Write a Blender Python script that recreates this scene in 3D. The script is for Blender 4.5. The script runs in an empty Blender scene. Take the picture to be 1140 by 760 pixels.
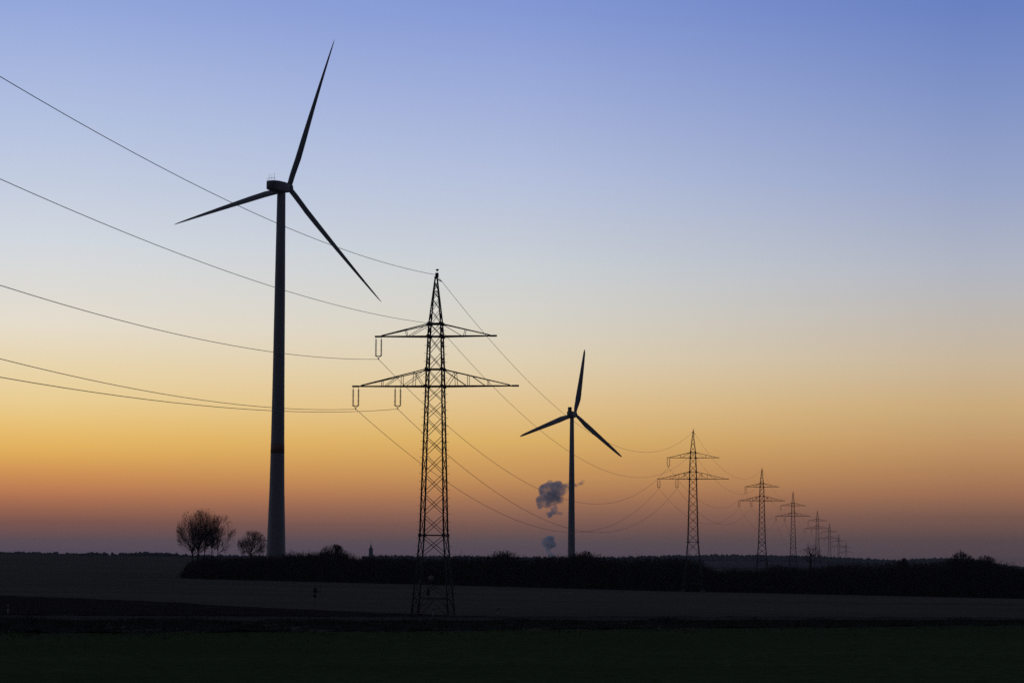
import bpy, math, random
import numpy as np
from mathutils import Vector, Matrix

# ------------------------------------------------------------------ scene
sc = bpy.context.scene
COL = sc.collection
W0, F0 = 1140.0, 2700.0
PITCH = math.atan(236 / F0)
ROLL = .0065
YS = F0 / 1900.0      # nominal distances below are for a 1900 px lens; the true ones are YS times longer
cr_, sr_ = math.cos(ROLL), math.sin(ROLL)
cp, sp = math.cos(PITCH), math.sin(PITCH)

cam = bpy.data.cameras.new('camera')
cam.lens = 36 * F0 / W0
cam.sensor_width = 36
cam.clip_start, cam.clip_end = 0.5, 60000
camo = bpy.data.objects.new('camera', cam)
camo.location = (0, 0, 0)
camo.rotation_euler = (Matrix.Rotation(math.pi / 2 + PITCH, 4, 'X') @ Matrix.Rotation(ROLL, 4, 'Z')).to_euler()
COL.objects.link(camo)
sc.camera = camo

sc.view_settings.view_transform = 'Standard'
sc.view_settings.look = 'None'
sc.view_settings.exposure = 0
sc.view_settings.gamma = 1
sc.cycles.max_bounces = 6
sc.cycles.volume_bounces = 5
sc.cycles.use_denoising = False
sc.cycles.pixel_filter_type = 'BLACKMAN_HARRIS'
sc.cycles.filter_width = 1.5


def direction(px, py):
    a, b = (px - 570) / F0, (380 - py) / F0
    xc, yc = a * cr_ - b * sr_, a * sr_ + b * cr_
    v = Vector((xc, cp - yc * sp, sp + yc * cp))
    return v.normalized()


def at(px, py, Y):
    d = direction(px, py)
    return Vector(d) * (Y * YS / d.y)


def lin(c):
    return tuple((v / 255 / 12.92) if v / 255 <= .04045 else ((v / 255 + .055) / 1.055) ** 2.4 for v in c)


# ------------------------------------------------------------------ sky (world)
world = bpy.data.worlds.new('World')
sc.world = world
world.use_nodes = True
nt = world.node_tree
nt.nodes.clear()


def N(tree, typ, **kw):
    n = tree.nodes.new(typ)
    for k, v in kw.items():
        setattr(n, k, v)
    return n


def math_n(tree, op, a, b=None, c=None):
    n = N(tree, 'ShaderNodeMath', operation=op)
    for i, v in enumerate((a, b, c)):
        if v is None:
            continue
        if isinstance(v, (int, float)):
            n.inputs[i].default_value = v
        else:
            tree.links.new(v, n.inputs[i])
    return n.outputs[0]


# dusk sky colours measured along three bearings: (row in the photograph, sRGB)
SKY_L = (60, [(0, (148, 168, 217)), (140, (181, 195, 224)), (270, (210, 216, 223)), (360, (229, 220, 203)),
              (405, (232, 212, 172)), (450, (234, 203, 141)), (475, (232, 190, 115)), (500, (226, 175, 94)), (525, (208, 147, 86)),
              (550, (182, 119, 83)), (565, (155, 103, 80)), (581, (124, 86, 80)), (601, (92, 77, 86)), (612, (84, 73, 88))])
SKY_C = (570, [(0, (130, 152, 209)), (100, (155, 171, 216)), (200, (179, 191, 219)), (300, (203, 208, 211)),
               (350, (213, 210, 200)), (400, (223, 208, 178)), (450, (225, 194, 140)), (490, (219, 176, 104)),
               (512, (208, 160, 96)), (531, (198, 147, 91)), (551, (176, 125, 86)), (571, (144, 102, 84)),
               (586, (119, 88, 82)), (601, (94, 79, 85)), (610, (87, 75, 88))])
SKY_R = (1080, [(0, (105, 129, 191)), (100, (128, 147, 197)), (200, (152, 165, 201)), (300, (178, 183, 194)),
                (350, (190, 184, 177)), (400, (200, 182, 156)), (450, (202, 170, 124)), (500, (190, 146, 100)), (525, (176, 129, 90)),
                (551, (156, 110, 84)), (575, (122, 89, 78)), (601, (88, 72, 77)), (620, (76, 66, 76))])
ZEN = [(26, .10, .135, .27), (40, .058, .080, .145), (90, .027, .036, .068)]
S_MAX = 1.0
# the sky darkens a little towards the zenith and much towards the east
BACK = [(-90, .010, .010, .014), (-1, .012, .013, .022), (0, .035, .032, .048), (6, .040, .036, .052), (14, .036, .038, .058),
        (30, .030, .036, .060), (90, .027, .036, .068)]

geo = N(nt, 'ShaderNodeTexCoord')
sep = N(nt, 'ShaderNodeSeparateXYZ')
nt.links.new(geo.outputs['Generated'], sep.inputs[0])
SX, SY, SZ = sep.outputs
elev = math_n(nt, 'ARCSINE', SZ)                       # radians
# -90..90 degrees, spread so the low sky gets most of the ramp:  t = .5 + .5*sign*sqrt(|e|/90deg)
ab = math_n(nt, 'ABSOLUTE', elev)
sq = math_n(nt, 'SQRT', math_n(nt, 'DIVIDE', ab, math.pi / 2))
sg = math_n(nt, 'SIGN', elev)
tt = math_n(nt, 'MULTIPLY_ADD', math_n(nt, 'MULTIPLY', sq, sg), .5, .5)


def tval(deg):
    return .5 + .5 * math.copysign(math.sqrt(abs(deg) / 90), deg)


def ramp(stops):
    r = N(nt, 'ShaderNodeValToRGB')
    cr = r.color_ramp
    cr.interpolation = 'LINEAR'
    stops = sorted(stops)
    cr.elements[0].position = tval(stops[0][0])
    cr.elements[0].color = (*stops[0][1:], 1)
    cr.elements[1].position = tval(stops[-1][0])
    cr.elements[1].color = (*stops[-1][1:], 1)
    for s in stops[1:-1]:
        e = cr.elements.new(tval(s[0]))
        e.color = (*s[1:], 1)
    nt.links.new(tt, r.inputs[0])
    return r.outputs[0]


FIX = {60: [(0, 0, 0, 4), (140, 2, 2, 3), (270, 4, 4, 4), (360, 6, 6, 6), (450, 9, 9, 6), (500, 14, 12, 1), (550, 19, 10, 0), (581, 10, 4, -2), (601, 4, 3, 1)],
       570: [(0, 0, 0, 5), (100, 3, 3, 4), (300, 5, 5, 5), (400, 6, 6, 6), (450, 9, 7, 5), (490, 11, 9, 2), (531, 13, 9, 1), (551, 15, 9, 0), (571, 13, 8, 2), (586, 10, 5, -1), (601, 5, 4, 0)],
       1080: [(0, -1, 0, 4), (200, 1, 2, 3), (300, 3, 3, 4), (400, 6, 5, 4), (450, 8, 7, 3), (500, 10, 7, 2), (551, 13, 7, 0), (601, 4, 2, -2)]}


def sky_stops(column):
    px, rows = column
    fx = FIX[px]
    ky = [a[0] for a in fx]
    rows = [(y, tuple(c[i] + float(np.interp(y, ky, [a[i + 1] for a in fx])) for i in range(3))) for y, c in rows]
    out = []
    for py, c in rows:
        e = math.degrees(math.asin(direction(px, py).z))
        out.append((e, *lin(c)))
    low = out[-1]
    out.append((-1.2, *[v * .9 for v in low[1:]]))
    out.append((-4, .02, .02, .028))
    out.append((-90, .010, .010, .014))
    k = out[0]
    out += [(z[0], *z[1:]) for z in ZEN]
    return out


def mixc(fac, a, b):
    m = N(nt, 'ShaderNodeMix', data_type='RGBA')
    nt.links.new(fac, m.inputs[0])
    nt.links.new(a, m.inputs[6])
    nt.links.new(b, m.inputs[7])
    return m.outputs[2]


def maprange(tree, v, a, b, c=0, d=1, interp='LINEAR'):
    m = N(tree, 'ShaderNodeMapRange', interpolation_type=interp)
    tree.links.new(v, m.inputs[0])
    for i, x in enumerate((a, b, c, d)):
        m.inputs[i + 1].default_value = x
    return m.outputs[0]


az = math_n(nt, 'ARCTAN2', SX, SY)                     # bearing from the view axis, + right
azL = math.atan((60 - 570) / F0)
azR = math.atan((1080 - 570) / F0)
c1 = mixc(maprange(nt, az, azL, 0), ramp(sky_stops(SKY_L)), ramp(sky_stops(SKY_C)))
c2 = mixc(maprange(nt, az, 0, azR), c1, ramp(sky_stops(SKY_R)))
off = math_n(nt, 'ABSOLUTE', math_n(nt, 'ADD', az, .16))
c3 = mixc(maprange(nt, off, .50, 2.1, interp='SMOOTHSTEP'), c2, ramp(BACK))
# a trace of physical twilight sky on top
nish = N(nt, 'ShaderNodeTexSky', sky_type='NISHITA')
nish.sun_disc = False
nish.sun_elevation = math.radians(-3.0)
nish.sun_rotation = math.radians(-14)
bg1 = N(nt, 'ShaderNodeBackground')
nt.links.new(c3, bg1.inputs[0])
bg1.inputs[1].default_value = 1.0
bg2 = N(nt, 'ShaderNodeBackground')
nt.links.new(nish.outputs[0], bg2.inputs[0])
bg2.inputs[1].default_value = 0.01
addw = N(nt, 'ShaderNodeAddShader')
nt.links.new(bg1.outputs[0], addw.inputs[0])
nt.links.new(bg2.outputs[0], addw.inputs[1])
wo = N(nt, 'ShaderNodeOutputWorld')
nt.links.new(addw.outputs[0], wo.inputs[0])
world.cycles.sampling_method = 'MANUAL'
world.cycles.sample_map_resolution = 1024

# the sun has just set: only the last warm afterglow is left of it
sl = bpy.data.lights.new('afterglow_sun', 'SUN')
sl.energy = 0.02
sl.angle = math.radians(12)
sl.color = (1, .62, .35)
slo = bpy.data.objects.new('afterglow_sun', sl)
slo.rotation_euler = Vector((-.24, .97, .035)).to_track_quat('Z', 'Y').to_euler()
COL.objects.link(slo)


# ------------------------------------------------------------------ materials
def material(name, col, col2=None, scale=1.0, rough=.9, stretch=(1, 1, 1), bump=0, detail=6, spec=.3, metallic=0, third=None, bscale=None, contrast=(.35, .65)):
    m = bpy.data.materials.new(name)
    m.use_nodes = True
    t = m.node_tree
    b = t.nodes['Principled BSDF']
    b.inputs['Roughness'].default_value = rough
    b.inputs['Metallic'].default_value = metallic
    b.inputs['Specular IOR Level'].default_value = spec
    g = N(t, 'ShaderNodeNewGeometry')
    mp = N(t, 'ShaderNodeMapping')
    mp.inputs['Scale'].default_value = stretch
    t.links.new(g.outputs['Position'], mp.inputs[0])
    ns = N(t, 'ShaderNodeTexNoise')
    ns.inputs['Scale'].default_value = scale
    ns.inputs['Detail'].default_value = detail
    t.links.new(mp.outputs[0], ns.inputs[0])
    r = N(t, 'ShaderNodeValToRGB')
    r.color_ramp.elements[0].position = contrast[0]
    r.color_ramp.elements[1].position = contrast[1]
    r.color_ramp.elements[0].color = (*col, 1)
    r.color_ramp.elements[1].color = (*(col2 or [c * 1.4 for c in col]), 1)
    t.links.new(ns.outputs[0], r.inputs[0])
    outc = r.outputs[0]
    if third:      # a second, finer speckle: (colour, scale, low, high)
        n2 = N(t, 'ShaderNodeTexNoise')
        n2.inputs['Scale'].default_value = third[1]
        n2.inputs['Detail'].default_value = 4
        t.links.new(mp.outputs[0], n2.inputs[0])
        f = maprange(t, n2.outputs[0], third[2], third[3])
        mx = N(t, 'ShaderNodeMix', data_type='RGBA')
        t.links.new(f, mx.inputs[0])
        t.links.new(outc, mx.inputs[6])
        mx.inputs[7].default_value = (*third[0], 1)
        outc = mx.outputs[2]
    t.links.new(outc, b.inputs['Base Color'])
    if bump:
        n3 = N(t, 'ShaderNodeTexNoise')
        n3.inputs['Scale'].default_value = bscale or scale * 3
        n3.inputs['Detail'].default_value = 5
        t.links.new(mp.outputs[0], n3.inputs[0])
        bp = N(t, 'ShaderNodeBump')
        bp.inputs['Strength'].default_value = 1
        bp.inputs['Distance'].default_value = bump
        t.links.new(n3.outputs[0], bp.inputs['Height'])
        t.links.new(bp.outputs[0], b.inputs['Normal'])
    return m


M = {}
M['stubble'] = material('stubble soil', (.098, .078, .056), (.144, .114, .083), .035, bump=.12, stretch=(.35, 1, 1), third=((.12, .115, .075), .6, .45, .75), bscale=1.2, spec=0)
M['crop'] = material('young winter crop', (.064, .084, .032), (.090, .112, .042), .05, bump=.10, stretch=(.5, 1, 1), third=((.046, .062, .026), 2.4, .40, .62), bscale=4, spec=0)
M['plough'] = material('ploughed earth', (.032, .025, .022), (.048, .037, .032), .3, bump=.25, stretch=(.3, 1, 1), third=((.018, .014, .015), 1.1, .5, .7), bscale=1.5, spec=0)
M['verge'] = material('rough verge', (.020, .028, .022), (.042, .046, .034), .5, bump=.3, stretch=(.6, 1, 1), bscale=1.8, spec=0)
M['asphalt'] = material('worn asphalt', (.070, .058, .050), (.095, .080, .068), .4, bump=.01, spec=0)
M['track'] = material('dirt track', (.13, .12, .11), (.17, .15, .13), .5, bump=.02, spec=0)
M['far'] = material('far farmland', (.045, .045, .040), (.075, .070, .06), .004, stretch=(.4, 1, 1), spec=0)
M['forest'] = material('distant woodland', (.065, .062, .052), (.10, .092, .078), .02, spec=0)
M['grass'] = material('verge grass', (.030, .040, .024), (.060, .060, .036), .4, spec=0)
M['bark'] = material('bare bark', (.045, .034, .030), (.075, .058, .048), 1.2, spec=0)
M['twig'] = material('bare twigs', (.042, .030, .026), (.070, .052, .042), 1.5, spec=0)
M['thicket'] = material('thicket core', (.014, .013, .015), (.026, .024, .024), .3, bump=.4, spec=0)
M['steel'] = material('weathered galvanised steel', (.055, .055, .058), (.095, .090, .088), .6, rough=.75, metallic=.2, spec=.2)
M['steel_dark'] = material('dark painted steel', (.030, .032, .034), (.050, .050, .050), 1.0, rough=.7, spec=.2)
M['insulator'] = material('brown porcelain', (.040, .022, .016), (.065, .035, .024), 6, rough=.35, spec=.4)
M['wire'] = material('stranded aluminium', (.10, .10, .10), (.15, .15, .15), 3, rough=.6, metallic=.3)
M['tower'] = material('pale grey tower paint', (.22, .225, .225), (.28, .285, .285), .06, rough=.65, stretch=(1, 1, .3))
M['blade'] = material('pale grey blade coating', (.20, .215, .23), (.25, .265, .28), .05, rough=.6)
M['nacelle'] = material('nacelle shell', (.14, .145, .15), (.19, .195, .20), .2, rough=.6)
M['red'] = material('faded red marking', (.20, .085, .055), (.25, .11, .07), .4, rough=.6)
M['white'] = material('white plastic', (.26, .26, .255), (.34, .34, .33), 4, rough=.5)
M['black'] = material('black band', (.02, .02, .02), (.03, .03, .03), 4, rough=.5)
M['blue'] = material('dark blue enamel', (.010, .013, .035), (.014, .018, .045), 4, rough=.5)
M['plate'] = material('pale enamel plate', (.26, .20, .19), (.30, .25, .23), 4, rough=.5)
M['concrete'] = material('concrete', (.12, .11, .10), (.16, .15, .14), 1.5, spec=0)
M['stone'] = material('church masonry', (.08, .07, .07), (.11, .095, .09), .3)
M['slate'] = material('slate roof', (.045, .045, .055), (.07, .07, .08), .5)


# ------------------------------------------------------------------ mesh helpers
def tag(o, label=None, cat=None, group=None, kind=None):
    if label: o['label'] = label
    if cat: o['category'] = cat
    if group: o['group'] = group
    if kind: o['kind'] = kind
    return o


def empty(name, loc, rz=0.0):
    o = bpy.data.objects.new(name, None)
    o.location = loc
    o.rotation_euler = (0, 0, rz)
    COL.objects.link(o)
    return o


def link(name, V, F, mat, parent=None, smooth=False):
    """V (n,3) array, F list of index arrays (m,k) of the same k, or one array."""
    me = bpy.data.meshes.new(name)
    V = np.asarray(V, dtype=np.float32)
    if not isinstance(F, (list, tuple)):
        F = [F]
    F = [np.asarray(f, dtype=np.int32) for f in F if len(f)]
    loops = np.concatenate([f.ravel() for f in F])
    tot = np.concatenate([np.full(len(f), f.shape[1], dtype=np.int32) for f in F])
    start = np.concatenate([[0], np.cumsum(tot)[:-1]]).astype(np.int32)
    me.vertices.add(len(V))
    me.vertices.foreach_set('co', V.ravel())
    me.loops.add(len(loops))
    me.loops.foreach_set('vertex_index', loops)
    me.polygons.add(len(tot))
    me.polygons.foreach_set('loop_start', start)
    me.polygons.foreach_set('loop_total', tot)
    me.update(calc_edges=True)
    me.validate()
    if smooth:
        me.polygons.foreach_set('use_smooth', np.ones(len(me.polygons), dtype=bool))
    me.materials.append(mat)
    o = bpy.data.objects.new(name, me)
    COL.objects.link(o)
    if parent is not None:
        o.parent = parent
    return o


class MB:
    """collects shapes of one part"""
    def __init__(s):
        s.v, s.q, s.t, s.n = [], [], [], 0

    def add(s, V, Q=None, T=None):
        V = np.asarray(V, float).reshape(-1, 3)
        if Q is not None and len(Q): s.q.append(np.asarray(Q) + s.n)
        if T is not None and len(T): s.t.append(np.asarray(T) + s.n)
        s.v.append(V)
        s.n += len(V)

    def segs(s, A, B, ra, rb, k=4, caps=True):
        A = np.atleast_2d(np.asarray(A, float)); B = np.atleast_2d(np.asarray(B, float))
        n = len(A)
        ra = np.broadcast_to(np.asarray(ra, float), (n,)); rb = np.broadcast_to(np.asarray(rb, float), (n,))
        d = B - A
        L = np.linalg.norm(d, axis=1, keepdims=True); L[L == 0] = 1
        d = d / L
        ref = np.where(np.abs(d[:, 2:3]) > .95, np.array([[1., 0, 0]]), np.array([[0, 0, 1.]]))
        u = np.cross(ref, d); u /= np.linalg.norm(u, axis=1, keepdims=True)
        w = np.cross(d, u)
        ang = (np.arange(k) + .5) * 2 * np.pi / k
        ring = np.cos(ang)[None, :, None] * u[:, None] + np.sin(ang)[None, :, None] * w[:, None]
        V = np.concatenate([A[:, None] + ring * ra[:, None, None], B[:, None] + ring * rb[:, None, None]], 1).reshape(-1, 3)
        base = (np.arange(n) * 2 * k)[:, None, None]
        i = np.arange(k); j = (i + 1) % k
        Q = (base + np.stack([i, j, j + k, i + k], 1)[None]).reshape(-1, 4)
        T = None
        if caps and k == 4:
            Q = np.concatenate([Q, (base + np.array([[3, 2, 1, 0], [4, 5, 6, 7]])[None]).reshape(-1, 4)])
        elif caps and k == 3:
            T = (base + np.array([[2, 1, 0], [3, 4, 5]])[None]).reshape(-1, 3)
        s.add(V, Q, T)

    def box(s, c, size, rz=0):
        x, y, z = [v / 2 for v in size]
        P = np.array([(a * x, b * y, d * z) for d in (-1, 1) for a, b in ((-1, -1), (1, -1), (1, 1), (-1, 1))])
        ca, sa = math.cos(rz), math.sin(rz)
        P = np.stack([P[:, 0] * ca - P[:, 1] * sa, P[:, 0] * sa + P[:, 1] * ca, P[:, 2]], 1) + np.array(c)
        s.add(P, [(0, 3, 2, 1), (4, 5, 6, 7), (0, 1, 5, 4), (1, 2, 6, 5), (2, 3, 7, 6), (3, 0, 4, 7)])

    def lathe(s, prof, c=(0, 0, 0), k=24):
        prof = np.array(prof, float)
        a = np.arange(k) * 2 * np.pi / k
        V = np.stack([prof[:, 0:1] * np.cos(a), prof[:, 0:1] * np.sin(a), np.repeat(prof[:, 1:2], k, 1)], -1).reshape(-1, 3) + np.array(c)
        Q = [(i * k + j, i * k + (j + 1) % k, (i + 1) * k + (j + 1) % k, (i + 1) * k + j) for i in range(len(prof) - 1) for j in range(k)]
        T = []
        n = len(V)
        V = np.concatenate([V, [[c[0], c[1], c[2] + prof[0, 1]], [c[0], c[1], c[2] + prof[-1, 1]]]])
        for j in range(k):
            T.append((n, (j + 1) % k, j))
            T.append((n + 1, (len(prof) - 1) * k + j, (len(prof) - 1) * k + (j + 1) % k))
        s.add(V, Q, T)

    def build(s, name, mat, parent=None, smooth=False):
        F = []
        if s.q: F.append(np.concatenate(s.q))
        if s.t: F.append(np.concatenate(s.t))
        return link(name, np.concatenate(s.v), F, mat, parent, smooth)


def under(child, part):
    """make an already placed part a sub-part of another part of the same thing"""
    child.parent = part
    child.matrix_parent_inverse = part.matrix_basis.inverted()
    return child


def hills_noise(x, seed, octaves=4):
    r = np.random.default_rng(seed)
    y = np.zeros_like(np.asarray(x, float))
    for o in range(octaves):
        for _ in range(3):
            y = y + np.sin(np.asarray(x) * (2 ** o) * r.uniform(.6, 1.4) + r.uniform(0, 6.28)) / (2 ** o)
    return y / 3


# ------------------------------------------------------------------ terrain
def zrow(py, Y, px=570):
    """height seen on photo row py at distance Y (bearing straight ahead)"""
    d = direction(px, py)
    return d.z / d.y * Y * YS


RIDGE_U = [(-700, 616), (-100, 614), (60, 614.5), (200, 617.5), (330, 618.5), (420, 618), (560, 619), (660, 620), (720, 618.5), (770, 617.5),
           (820, 617), (880, 618), (930, 619.5), (975, 622), (1010, 622.5), (1040, 621), (1070, 621), (1095, 624), (1115, 628),
           (1140, 631), (1200, 634), (1400, 633), (1900, 630)]
RU = np.array([(a - 570) / 1900 for a, b in RIDGE_U])
RZ = np.array([zrow(b, 3400, a) for a, b in RIDGE_U]) - 9.0


def terrain(X, Y):
    X = np.asarray(X, float); Y = np.asarray(Y, float) / YS
    X, Y = np.broadcast_arrays(X, Y)
    b560 = np.interp(X, [-400, -107, 0, 54, 168, 400], [-8.7, -8.6, -10.6, -11.8, -13.5, -15.5])
    near = np.interp(Y, [-400, 0, 60, 107, 150], [-1.7, -1.7, -5.6, -8.2, -8.1])
    mid = -8.1 + (b560 + 8.1) * np.clip((Y - 224) / 336, 0, 1)
    z = np.where(Y < 150, near, mid)
    Yc = np.maximum(Y, 1)
    u = X / Yc
    ridge = np.interp(u, RU, RZ)
    crest = np.interp(u, [-.5, -.3, -.2, -.13, -.06], [-1.6, -2.2, -3.4, -6.5, -10])
    right = np.interp(Y, [560, 806, 1066, 1437, 1693, 2076, 2400, 2800], [0, 1, 1, .5, -4.5, -12, -18.5, -32])
    right = right - 10.5 + (b560 + 10.5) * np.clip(1 - (Y - 560) / 200, 0, 1)
    left = np.interp(Y, [560, 800, 1200], [0, .25, 1]) * (crest + 8) - 8
    left = np.where(Y > 1200, crest + np.interp(Y, [1200, 1700, 2600], [0, -10, -12]), left)
    w = np.clip((u + .17) / .08, 0, 1)
    w = w * w * (3 - 2 * w)
    far = left * (1 - w) + right * w
    t = np.clip((Y - 2500) / 900, 0, 1)
    t = t * t * (3 - 2 * t)
    far = far * (1 - t) + ridge * t
    t2 = np.clip((Y - 3500) / 1500, 0, 1)
    far = far - 40 * t2
    z = np.where(Y > 560, far, z)
    z = z + .10 * np.sin(X * .045 + 1) * np.sin(Y * .031) * np.clip((Y - 100) / 100, 0, 1) * np.clip(1 - (Y - 500) / 60, 0, 1)
    return z


def grid(name, xs_fn, ys, mat, off=0.0, kind='structure', zadd=None):
    rows = []
    for y in ys:
        x = xs_fn(y)
        y = y * YS
        rows.append(np.stack([x, np.full_like(x, y)], 1))
    P = np.array(rows)
    X, Y = P[..., 0], P[..., 1]
    Z = terrain(X, Y) + off
    if zadd is not None:
        Z = Z + zadd(X, Y)
    V = np.stack([X, Y, Z], -1).reshape(-1, 3)
    ny, nx = X.shape
    i = np.arange(ny - 1)[:, None] * nx + np.arange(nx - 1)[None]
    Q = np.stack([i, i + 1, i + nx + 1, i + nx], -1).reshape(-1, 4)
    o = link(name, V, Q, mat, smooth=True)
    tag(o, kind=kind)
    return o


us = np.unique(np.concatenate([np.linspace(-1.6, -.5, 24), np.linspace(-.5, .5, 200), np.linspace(.5, 1.6, 24)]))
yn = np.concatenate([np.arange(-160, 100, 20), np.arange(100, 560, 8), np.arange(560, 1300, 20), np.arange(1300, 2500, 60), np.arange(2500, 3800, 40), np.arange(3800, 5601, 200)])
g = grid('ground', lambda y: us * (max(y, 0) + 180), yn[yn <= 1240], M['stubble'])
g['label'] = 'flat brown grey stubble field running back to the hedgerow'
g2 = grid('far_land', lambda y: us * (max(y, 0) + 180), yn[yn >= 1240], M['far'])
g2['label'] = 'dim bluish farmland and low hills behind the hedgerow'


def band(name, mat, lo, hi, x0=-260, x1=260, nx=160, ny=14, off=.05, zadd=None, label=None):
    xs = np.linspace(x0, x1, nx)
    T = np.linspace(0, 1, ny)[:, None]
    lo_, hi_ = lo(xs), hi(xs)
    Y = lo_[None] + (hi_ - lo_)[None] * T
    X = np.broadcast_to(xs[None], Y.shape)
    Z = terrain(X, Y * YS) + off
    if zadd is not None:
        Z = Z + zadd(X, Y)
    Y = Y * YS
    V = np.stack([X, Y, Z], -1).reshape(-1, 3)
    i = np.arange(ny - 1)[:, None] * nx + np.arange(nx - 1)[None]
    Q = np.stack([i, i + 1, i + nx + 1, i + nx], -1).reshape(-1, 4)
    o = link(name, V, Q, mat, smooth=True)
    tag(o, label=label, kind='structure')
    return o


def const(v, amp=0, seed=0, k=.05):
    return lambda x: v + amp * hills_noise(x * k, seed)


verge_near = lambda x: np.interp(x, [-80, -52, -25, 0, 28, 60, 90], [164, 167, 173, 183, 193, 203, 208]) + 1.6 * hills_noise(x * .12, 5) + .8 * hills_noise(x * .9, 6)
verge_far = lambda x: np.interp(x, [-80, -52, -25, 0, 28, 60, 90], [196, 198, 200, 205, 211, 219, 224]) + .4 * hills_noise(x * .1, 3)
band('green_field', M['crop'], lambda x: x * 0 + 8, verge_near, nx=200, ny=120, off=.05,
     label='dark green field of young crop across the foreground')
lump = lambda X, Y: np.clip(.25 * hills_noise(X * .35 + Y * .2, 7) + .2 * hills_noise(X * .9 - Y * .6, 8), -.1, .7) * np.interp(X, [-70, 60], [1.2, .5])
band('grass_verge', M['verge'], verge_near, verge_far, nx=700, ny=40, off=.07, zadd=lump,
     label='dark rough grass verge between green field and road')
road_far = lambda x: np.interp(x, [-80, -52, -25, 0, 28, 60, 90], [213, 214, 214.5, 216, 221, 230, 236])
band('road', M['asphalt'], lambda x: verge_far(x) + .2, road_far, off=.10, label='narrow grey country road behind the verge')
band('field_edge', M['verge'], lambda x: road_far(x) + .2, lambda x: road_far(x) + 3.5 + .4 * hills_noise(x * .2, 9), nx=300, ny=8, off=.06,
     zadd=lambda X, Y: .08 * hills_noise(X * .8 + Y, 2) * 1.0, label='thin strip of dark grass along the far side of the road')
pf = lambda x: 1.5 * hills_noise(x * .15, 31) + np.interp(x, [-260, -150, -95, -74.7, -55, -36.5, -21.3, -14.5, -7, -3], [400, 345, 316, 302, 283, 257, 238, 230, 222, 220.5])
band('ploughed_field', M['plough'], lambda x: road_far(x) + 3.8, pf, x0=-260, x1=-3, nx=120, ny=40, off=.05,
     zadd=lambda X, Y: .05 * np.sin(Y * 2.2) * 1.0, label='dark ploughed strip narrowing to a point by the pylon')
band('dirt_track', M['track'], lambda x: np.interp(x, [60, 75, 103, 140, 180], [318, 342, 366, 376, 380]), lambda x: np.interp(x, [60, 75, 103, 140, 180], [320, 346, 373, 384, 388]),
     x0=60, x1=180, nx=60, ny=3, off=.06, label='faint pale track curving through the field at the right')

# distant woods on the skyline: too many crowns to count
rng = np.random.default_rng(11)


def woods(name, pts, rmin, rmax, label, k=6):
    mb = MB()
    ico_v = []
    a = np.arange(k) * 2 * np.pi / k
    for (x, y, z) in pts:
        r = rng.uniform(rmin, rmax)
        h = r * rng.uniform(1.0, 1.7)
        prof = [(.75, .0), (1, .35), (.85, .7), (.45, .95), (.12, 1.08)]
        V, Q = [], []
        for i, (pr, pz) in enumerate(prof):
            jit = rng.uniform(.75, 1.2, k)
            V.append(np.stack([x + np.cos(a + i) * r * pr * jit, y + np.sin(a + i) * r * pr * jit, z - 1 + (h * pz) + rng.normal(0, .08 * h, k)], 1))
        for i in range(len(prof) - 1):
            for j in range(k):
                Q.append((i * k + j, i * k + (j + 1) % k, (i + 1) * k + (j + 1) % k, (i + 1) * k + j))
        mb.add(np.concatenate(V), Q)
    o = mb.build(name, M['forest'])
    tag(o, label=label, kind='stuff')
    return o


P = []
for _ in range(9000):
    px = rng.uniform(-150, 1350)
    if hills_noise(px * .02, 4) < -.25 and px < 700:
        continue
    Y = rng.uniform(3250, 3450)
    X = (px - 570) / 1900 * Y
    P.append((X, Y * YS, float(terrain(X, Y * YS))))
woods('hill_woodland', P, 3.5, 6.5, 'dim wooded ridge on the horizon behind the far pylons')
P = []
for _ in range(700):
    px = rng.choice([rng.normal(165, 9), rng.normal(186, 6), rng.uniform(60, 260), rng.uniform(-100, 70)])
    Y = rng.uniform(1900, 1990)
    X = (px - 570) / 1900 * Y
    P.append((X, Y * YS, zrow(np.interp(px, [-100, 0, 80, 165, 200, 260], [617.2, 617.4, 618.2, 618.0, 619.6, 621.5]), Y, px)))
woods('far_copse', P, 1.7, 3.0, 'thin line of distant trees beyond the crest of the left field')

# ------------------------------------------------------------------ verge grass (nobody could count it)
mb = MB()
n = 42000
gx = rng.uniform(-75, 75, n)
keep = rng.uniform(0, 1, n) < np.interp(gx, [-70, -10, 70], [1, .6, .35])
gx = gx[keep]
ty = rng.uniform(0, 1, len(gx))
gy = verge_near(gx) + (verge_far(gx) - verge_near(gx)) * ty ** .8
spill = rng.uniform(0, 1, len(gx)) < .22          # stragglers growing into the crop
gy = np.where(spill, verge_near(gx) - rng.exponential(5, len(gx)), gy)
clump = hills_noise(gx * .5 + gy * .3, 7)
hgt = np.where(spill, .6, 1.0) * np.clip(.28 + .25 * clump + rng.uniform(-.12, .25, len(gx)), .08, 1.0) * np.interp(gx, [-70, 70], [1.15, .75])
gy = gy * YS
gz = terrain(gx, gy) + .05 + np.clip(lump(gx, gy / YS), -.1, .6)
ang = rng.uniform(0, math.pi, len(gx))
w = rng.uniform(.03, .07, len(gx))
lean = rng.normal(0, .16, (len(gx), 2))
B0 = np.stack([gx - np.cos(ang) * w, gy - np.sin(ang) * w, gz], 1)
B1 = np.stack([gx + np.cos(ang) * w, gy + np.sin(ang) * w, gz], 1)
B2 = np.stack([gx + lean[:, 0], gy + lean[:, 1], gz + hgt], 1)
V = np.stack([B0, B1, B2], 1).reshape(-1, 3)
T = np.arange(len(V)).reshape(-1, 3)
o = link('verge_tufts', V, T, M['grass'])
tag(o, label='dark tufts of rough grass on the verge below the road', kind='stuff')


# ------------------------------------------------------------------ trees
def gz_(x, y):
    return float(terrain(x, y))


def bx(px, Y):
    return (px - 570) / 1900 * Y


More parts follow.
